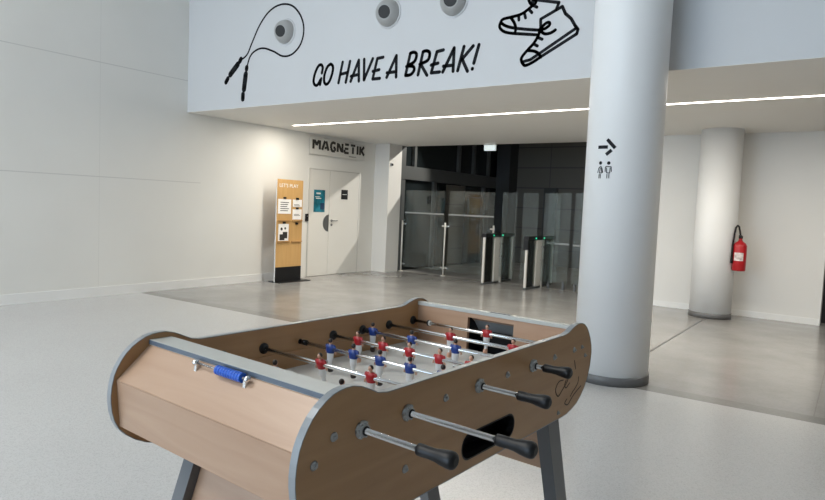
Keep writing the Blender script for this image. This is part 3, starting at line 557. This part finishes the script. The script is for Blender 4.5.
# ------------------------------------------------------------------ football table
tx, ty, tz, th = -.8025, .9702, -.4624, .0436
OT = (CAMX+1.04*tx, 1.04*ty)
ZR = .899                                  # rod height
t = empty('foosball_table', (OT[0], OT[1], 0), pi/2-th)
tag(t, 'beech-coloured football table with grey edges, steel rods and red and blue players', 'football table')
P = lambda a, b, v: (a, v, ZR+b)           # table frame: a along, v across, b height over rods
left = [(.083,.063),(.05,.0685),(.02,.083),(-.0046,.0935),(-.03,.0995),(-.05,.1),(-.07,.098),(-.0863,.094),(-.107,.084),(-.1248,.072),(-.141,.057),(-.1533,.041),(-.165,.021),(-.173,.002),(-.179,-.025),(-.1815,-.05),(-.181,-.07),(-.178,-.095),(-.171,-.120),(-.159,-.143),(-.14,-.164),(-.115,-.183),(-.085,-.199),(-.05,-.211),(-.01,-.219),(.04,-.222)]
right = [(1.02,-.222),(1.06,-.22),(1.105,-.211),(1.145,-.199),(1.175,-.181),(1.205,-.155),(1.232,-.119),(1.247,-.08),(1.2535,-.035),(1.249,-.008),(1.237,.018),(1.221,.042),(1.2,.065),(1.18,.078),(1.155,.0865),(1.128,.0885),(1.1,.0855),(1.073,.078),(1.045,.068),(1.012,.063)]
prof = left+right
def stadium(cx, cz, L, h, n=16, sk=.0):
    q = []
    for i in range(n+1):
        a = -pi/2+pi*i/n; q.append((cx+L-h+h*1.0*cos(a), cz+h*sin(a)))
    for i in range(n+1):
        a = pi/2+pi*i/n; q.append((cx-L+h+h*1.0*cos(a), cz+h*sin(a)))
    return [(x+sk*(z-cz), z) for x, z in q]
hole = stadium(.540, -.159, .140, .034)
def panel(v0, v1, holes):
    cu = bpy.data.curves.new('c', 'CURVE'); cu.dimensions = '2D'; cu.fill_mode = 'BOTH'; cu.extrude = (v1-v0)/2
    for pl in [prof]+holes:
        sp = cu.splines.new('POLY'); sp.points.add(len(pl)-1); sp.use_cyclic_u = True
        for i, (a, b) in enumerate(pl): sp.points[i].co = (a, b, 0, 1)
    o = bpy.data.objects.new('c', cu); C.objects.link(o); bpy.context.view_layer.update()
    me = bpy.data.meshes.new_from_object(o, depsgraph=bpy.context.evaluated_depsgraph_get()); bpy.data.objects.remove(o)
    me.transform(Matrix(((1,0,0,0),(0,0,-1,(v0+v1)/2),(0,1,0,ZR),(0,0,0,1))))
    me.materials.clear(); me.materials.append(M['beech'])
    for p in me.polygons: p.use_smooth = False
    me.name = 'side_panel'
    q = bpy.data.objects.new('side_panel', me); C.objects.link(q); q.parent = t
    e = MB(); n = len(prof); T = .0022
    for i in range(n):
        p0, p1, p2, p3 = prof[i-1], prof[i], prof[(i+1) % n], prof[(i+2) % n]
        def off(a, b, c):
            dx, dz = c[0]-a[0], c[1]-a[1]; l = math.hypot(dx, dz); return (b[0]-dz/l*-T*-1, b[1]+dx/l*-T*-1)
        # outward normal: profile runs counter-clockwise seen from -v, so outward = (dz, -dx) flipped where needed
        cx_, cz_ = .54, -.08
        def out(a, b, c):
            dx, dz = c[0]-a[0], c[1]-a[1]; l = math.hypot(dx, dz); nx, nz = dz/l, -dx/l
            return (b[0]-nx*T, b[1]-nz*T) if SG < 0 else (b[0]+nx*T, b[1]+nz*T)
        o1, o2 = out(p0, p1, p2), out(p1, p2, p3)
        e.add([P(*p1, v0-.0006), P(*p2, v0-.0006), P(*p2, v1+.0006), P(*p1, v1+.0006), P(*o1, v0-.0006), P(*o2, v0-.0006), P(*o2, v1+.0006), P(*o1, v1+.0006)],
              [(4,5,6,7),(0,1,5,4),(2,3,7,6)])
    e.build('edge_band', M['edge'], q, fix=False)
    return q
area = sum(prof[i][0]*prof[(i+1) % len(prof)][1]-prof[(i+1) % len(prof)][0]*prof[i][1] for i in range(len(prof)))
SG = 1 if area > 0 else -1
V0, V1, VT = .018, .722, .740
npan = panel(0, V0, [hole]); fpan = panel(V1, VT, [])
# ball return pocket behind the slot
bt = MB()
h2 = stadium(.540, -.159, .150, .044)
n = len(h2)
h1 = stadium(.540, -.159, .1398, .0338); h3 = stadium(.540, -.159, .144, .038)
bt.add([P(a, b, -.0010) for a, b in h3]+[P(a, b, -.0010) for a, b in h1], [(i, (i+1) % len(h1), len(h1)+(i+1) % len(h1), len(h1)+i) for i in range(len(h1))])
bt.add([P(a, b, -.0010) for a, b in h1]+[P(a, b, V0+.001) for a, b in h1], [(i, (i+1) % n, n+(i+1) % n, n+i) for i in range(n)])
bt.add([P(a, b, V0+.001) for a, b in h1]+[P(a, b, .075) for a, b in h2], [(i, (i+1) % n, n+(i+1) % n, n+i) for i in range(n)]+[list(range(n, 2*n))])
bt.build('ball_pocket', M['black'], t, fix=False)
# playing field and its surround
e0, e1 = -.035, 1.130
MB().box(P(e0, -.11, V0), P(e1, -.084, V1)).build('playfield', M['field'], t)
lines = MB()
lines.box(P(.5455, -.084, V0+.008), P(.5495, -.0836, V1-.008))
K = 40
for i in range(K):
    a0, a1 = 2*pi*i/K, 2*pi*(i+1)/K; r0, r1 = .085, .088
    lines.add([P(.5475+r*cos(a), -.0838, .365+r*sin(a)) for r, a in ((r0,a0),(r1,a0),(r1,a1),(r0,a1))], [(0,1,2,3)])
lines.build('field_marking', M['zinc'], t, fix=False)
for v0, v1 in ((V0, V0+.006), (V1-.006, V1)):
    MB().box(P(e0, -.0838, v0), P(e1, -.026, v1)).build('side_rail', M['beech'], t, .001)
def end_part(sgn):
    # sgn -1 near end, +1 far end; A(u) gives the along coordinate
    e = e0 if sgn < 0 else e1
    if sgn < 0: A = lambda x: x
    else: A = lambda x: e0+e1-x
    g0, g1, zt = .262, .470, .045
    wl = MB()
    wp = []
    for v0, v1, z0, z1 in ((V0, g0, -.11, .066), (g1, V1, -.11, .066), (g0, g1, zt, .066)):
        wl.box(P(min(A(e0-.016), A(e0)), z0, v0), P(max(A(e0-.016), A(e0)), z1, v1))
    wl.build('end_wall', M['beechv'], t)
    pp = [(e0-.0165, .045), (e0-.043, .045), (e0-.09, -.005), (e0-.09, -.13), (e0-.0165, -.13)]
    gb = MB(); gb.prism([(A(a), b) for a, b in pp], P, g0-.006, g0); gb.prism([(A(a), b) for a, b in pp], P, g1, g1+.006)
    for (a0, b0), (a1, b1) in zip(pp[:-1], pp[1:]):
        gb.add([P(A(a0), b0, g0), P(A(a1), b1, g0), P(A(a1), b1, g1), P(A(a0), b0, g1)], [(0, 1, 2, 3)])
    gb.build('goal_pocket', M['black'], t)
    q = [P(A(e0-.038), .040, g0+.004), P(A(e0-.083), -.012, g0+.004), P(A(e0-.083), -.012, g1-.004), P(A(e0-.038), .040, g1-.004)]
    q2 = [(a-sgn*.002, b, c-.003) for a, b, c in q]
    MB().hexa(q, q2).build('goal_flap', M['edge'], t)
    # capping rail
    x0, x1 = sorted((A(-.078), A(-.012)))
    if sgn > 0: x0, x1 = e1-.003, e1+.026
    zt2 = .0855 if sgn < 0 else .0765
    MB().box(P(x0, zt2-.014, V0), P(x1, zt2, V1)).build('capping_rail', M['strip'], t, .001)
    xo = A(-.078) if sgn < 0 else e1+.026
    MB().box(P(min(xo, xo+sgn*.0015), zt2-.012, V0), P(max(xo, xo+sgn*.0015), zt2-.001, V1)).build('edge_band', M['edge_d'], t)
    # sloping shelf and front board
    z_s = zt2-.012
    xs = -.074 if sgn < 0 else -.058
    dk = MB(); T = .016
    a, b = (A(xs), z_s), (A(-.168), -.010)
    c, d = (A(-.168+.014), -.010-T), (A(xs), z_s-T*1.3)
    dk.prism([a, b, c, d], P, V0, V1); dk.build('end_shelf', M['beechv'], t)
    fb = MB(); fb.prism([(A(-.1685), -.0112), (A(-.158), -.137), (A(-.142), -.137), (A(-.1525), -.0112)], P, V0, V1); fb.build('end_board', M['beechv'], t)
    x0, x1 = sorted((A(-.140), A(.10)))
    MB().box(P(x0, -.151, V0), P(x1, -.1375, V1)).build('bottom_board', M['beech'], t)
    # skirt panel between the legs
    uo = lambda z: .018+.34*(z+.275)
    sp = MB(); sp.prism([(A(uo(-.152)+.03), -.152), (A(uo(-.455)+.03), -.455), (A(uo(-.455)+.046), -.455), (A(uo(-.152)+.046), -.152)], P, .081, .649)
    sp.build('skirt_panel', M['beechv'], t)
    for v0, v1 in ((.031, .080), (.650, .699)):
        lg = MB(); zt3, zb = -.152, -ZR+.02
        lg.prism([(A(uo(zt3)), zt3), (A(uo(zb)), zb), (A(uo(zb)+.08), zb), (A(uo(zt3)+.08), zt3)], P, v0, v1)
        l = lg.build('leg', M['leg'], t, .004)
        ft = MB(); um = A(uo(zb)+.04); vm = (v0+v1)/2
        ft.tube(P(um, -ZR, vm), P(um, -ZR+1, vm), [(0, .028), (.012, .028), (.016, .01), (.03, .01)], 20); ft.build('foot', M['black'], l)
end_part(-1); end_part(1)
# small plate on the far capping rail
MB().box(P(e1+.006, .0765, .285), P(e1+.022, .0785, .372)).build('rail_plate', M['leg'], t)
# screws on the near side
sc_pts = [(.313,0),(.626,0),(.94,0),(1.096,0),(-.082,.0056),(-.135,-.0385),(.1575,-.136),(1.164,0),(1.196,-.035),(.992,-.201)]
for i, (a, b) in enumerate(sc_pts):
    s_ = MB(); r = .0085 if i not in (7, 8, 9) else .006
    s_.tube(P(a, b, 0), P(a, b, -1), [(0, r+.002), (.003, r), (.005, r*.6)], 16); s_.tube(P(a, b, -.004), P(a, b, -1), [(0, r*.45), (.004, r*.45)], 10)
    s_.build('screw', M['zinc'], t)
lg = MB()
for s in DATA['logo']: lg.ribbon(s, .004, lambda a, b, t_: P(a, b, -.0003-t_), .0006)
lg.build('printed_logo', M['logo'], npan)

# score counter on the near shelf
cnt = MB(); zc = .071; uc = -.094
cnt.cyl(P(uc, zc, .475), P(uc, zc, .27), .0028, 12)
for v in (.475, .27): cnt.ball(P(uc, zc, v), .0085, 0, 12)
for v in (.470, .275): cnt.hexa([P(uc-.006, .035, v-.006), P(uc+.006, .047, v-.006), P(uc+.006, .047, v+.006), P(uc-.006, .035, v+.006)], [P(uc-.004, zc, v-.004), P(uc+.004, zc, v-.004), P(uc+.004, zc, v+.004), P(uc-.004, zc, v+.004)])
co = cnt.build('score_counter', M['chrome'], t)
for k in range(10):
    v = .286+k*.0098
    MB().tube(P(uc, zc, v), P(uc, zc, v+1), [(0, .0105), (.001, .0118), (.0082, .0118), (.0092, .0105)], 20).build('score_bead', M['bead'], co)

# players: one mesh per team, shared by copies
def player_mesh(team):
    # rest frame: rod axis at origin, faces +x, stands along z
    mb = MB(); hairy = 1
    mb.rings([(.003,0,-.0765,.0085,.0075),(.003,0,-.073,.0105,.0085),(.002,0,-.064,.010,.0085),(.0,0,-.058,.0062,.0065),(0,0,-.046,.0062,.0068),(0,0,-.040,.0072,.0085),(0,0,-.036,.0085,.0125),(0,0,-.016,.0095,.0135),(0,0,-.013,.0105,.0145),(0,0,.000,.0118,.0185),(0,0,.009,.0108,.0190),(0,0,.0145,.008,.014),(0,0,.016,.0045,.005),(0,0,.019,.0045,.0045)],
             16, [0,0,0,4,4,4,1,1,2,2,2,2,3])
    mb.ball((.0006, 0, .0262), .0076, 3, 14, (.95,.9,1.12))
    mb.ball((-.0012, 0, .0280), .0080, 5, 14, (.92,.95,1.0))
    mb.ball((.0085, 0, .0257), .0016, 3, 8)
    for s in (-1, 1):
        mb.tube((0, s*.0175, .0105), (.002, s*.0225, -.014), [(0,.0045),(.012,.0046),(.0135,.0035),(.026,.003)], 10, mis=[2,2,3])
        mb.ball((0, s*.0170, .0105), .0047, 2, 10)
    shirt = M['kit_red'] if team == 'red' else M['kit_blue']
    boot = M['skin'] if team == 'red' else M['hair']
    sock = M['kit_white'] if team == 'red' else M['kit_white']
    skin = M['skin']
    o = mb.build('player_figure', [boot, M['kit_white'], shirt, skin, sock, M['hair']], None)
    me = o.data; bpy.data.objects.remove(o); return me
PM = {'red': player_mesh('red'), 'blue': player_mesh('blue')}
def grip_mb(v, s):        # grip starts at v and runs outwards (s=-1 near, +1 far)
    return [(0,.0105),(.002,.0125),(.012,.0128),(.030,.0120),(.045,.0128),(.058,.0155),(.073,.0176),(.083,.0178),(.088,.0155),(.092,.0085)]
rods = [(.0, 'blue', [.365], -.153, 1.00), (.1565, 'blue', [.474, .214], -.240, .90), (.313, 'red', [.453, .254, .060], .01, .90), (.4695, 'blue', [.574, .470, .358, .240, .120], -.120, 1.0),
        (.626, 'red', [.596, .481, .366, .245, .127], .01, .94), (.7825, 'blue', [.667, .48, .29], -.038, 1.05), (.939, 'red', [.420, .155], .01, .88), (1.0955, 'red', [.357], .01, .90)]
for u_, team, men, ng, fe in rods:
    near_h = ng < 0
    v_lo = ng if near_h else .012
    v_hi = .745 if near_h else fe-.10
    rd = MB(); rd.cyl(P(u_, 0, v_lo), P(u_, 0, v_hi), .0066, 16)
    r = rd.build('rod', M['chrome'], t)
    gp = MB()
    if near_h: gp.tube(P(u_, 0, ng), P(u_, 0, ng-1), grip_mb(0, 0), 24)
    else: gp.tube(P(u_, 0, v_hi), P(u_, 0, v_hi+1), grip_mb(0, 0), 24)
    gp.build('grip', M['black'], r)
    for v in men:
        o = bpy.data.objects.new('player_figure', PM[team]); C.objects.link(o); o.parent = r
        o.location = P(u_, 0, v)
        tilt = {(.313,.453): .25, (.313,.254): .1, (.626,.596): .12}.get((u_, v), random.uniform(-.05, .05))
        o.rotation_euler = (0, 0 if team == 'blue' else tilt, 0 if team == 'blue' else pi)
    if near_h:            # lobed chrome bearing outside the near panel
        b = MB()
        b.tube(P(u_, 0, 0), P(u_, 0, -1), [(0, .0195), (.003, .0195), (.006, .015), (.012, .014), (.013, .0115)], 24, 0)
        for k in range(6):
            a = 2*pi*k/6; b.tube(P(u_+.0155*cos(a), .0155*sin(a), 0), P(u_+.0155*cos(a), .0155*sin(a), -1), [(0, .0048), (.008, .0048), (.010, .0025)], 10, 0)
        b.tube(P(u_, 0, -.013), P(u_, 0, -1), [(0, .0105), (.003, .0098)], 16, 1)
        b.build('bearing', [M['zinc'], M['black']], t)
    telescopic = abs(u_-.4695) < .001
    fb = MB(); fb.tube(P(u_, 0, V1), P(u_, 0, V1-1), ([(0, .0095), (.003, .0085)] if telescopic else [(0, .0175), (.005, .0175), (.007, .0125), (.012, .0105)]), 24); fb.build('bearing', M['black'], t)
    nb = MB(); nb.tube(P(u_, 0, V0), P(u_, 0, V0+1), [(0, .0175), (.006, .0175), (.009, .0145), (.014, .0105)], 24); nb.build('bearing', M['black'], t)
    ob = MB(); ob.tube(P(u_, 0, VT), P(u_, 0, VT+1), [(0, .0175), (.005, .0175), (.010, .012)], 20); ob.build('bearing', M['chrome'], t)
    if u_ > 1:
        MB().cyl(P(u_, 0, .640), P(u_, 0, .634), .0125, 16).build('stop_ring', M['black'], r)
        MB().cyl(P(u_, 0, .634), P(u_, 0, .628), .0105, 16).build('stop_ring', M['whitep'], r)
    elif team == 'blue':
        MB().cyl(P(u_, 0, V1-.014), P(u_, 0, V1-.034), .0095, 16).build('stop_ring', M['black'], r)

# ------------------------------------------------------------------ light
w = bpy.data.worlds.new('world'); sc.world = w; w.use_nodes = True
bg = w.node_tree.nodes['Background']; bg.inputs[0].default_value = (.62, .80, 1, 1); bg.inputs[1].default_value = 5.0
def area(name, loc, size, energy, col, rot=(0,0,0), sy=None):
    l = bpy.data.lights.new(name, 'AREA'); l.energy = energy; l.color = col; l.size = size
    if sy: l.shape = 'RECTANGLE'; l.size_y = sy
    o = bpy.data.objects.new(name, l); C.objects.link(o); o.location = loc; o.rotation_euler = rot; return o
area('hall_lamp', (3.2, -.6, HZ-.05), 3., 170, (1, .96, .90), sy=.5)
area('hall_lamp', (3.2, -4., HZ-.05), 3., 170, (1, .96, .90), sy=.5)
area('led_lamp', (5.5, 7.245, ZS-.012), 10., 200, (1, .92, .80), sy=.05)
area('inner_fill', (4.5, 13., 4.15), 1., 13, (1, .93, .8))  # added fill that lifts the dark room, no known fixture
sl = bpy.data.lights.new('spot_lamp', 'SPOT'); sl.energy = 620; sl.color = (1, .95, .86); sl.spot_size = math.radians(44); sl.spot_blend = .5; sl.shadow_soft_size = .04
so_ = bpy.data.objects.new('spot_lamp', sl); C.objects.link(so_); so_.location = (2.7, 12.6, 3.82)
so_.rotation_euler = (Vector((.05, 9.3, .8))-so_.location).to_track_quat('-Z', 'Y').to_euler()

vs = sc.view_settings; vs.view_transform = 'Standard'; vs.look = 'None'; vs.exposure = 0; vs.gamma = 1; vs.use_curve_mapping = False
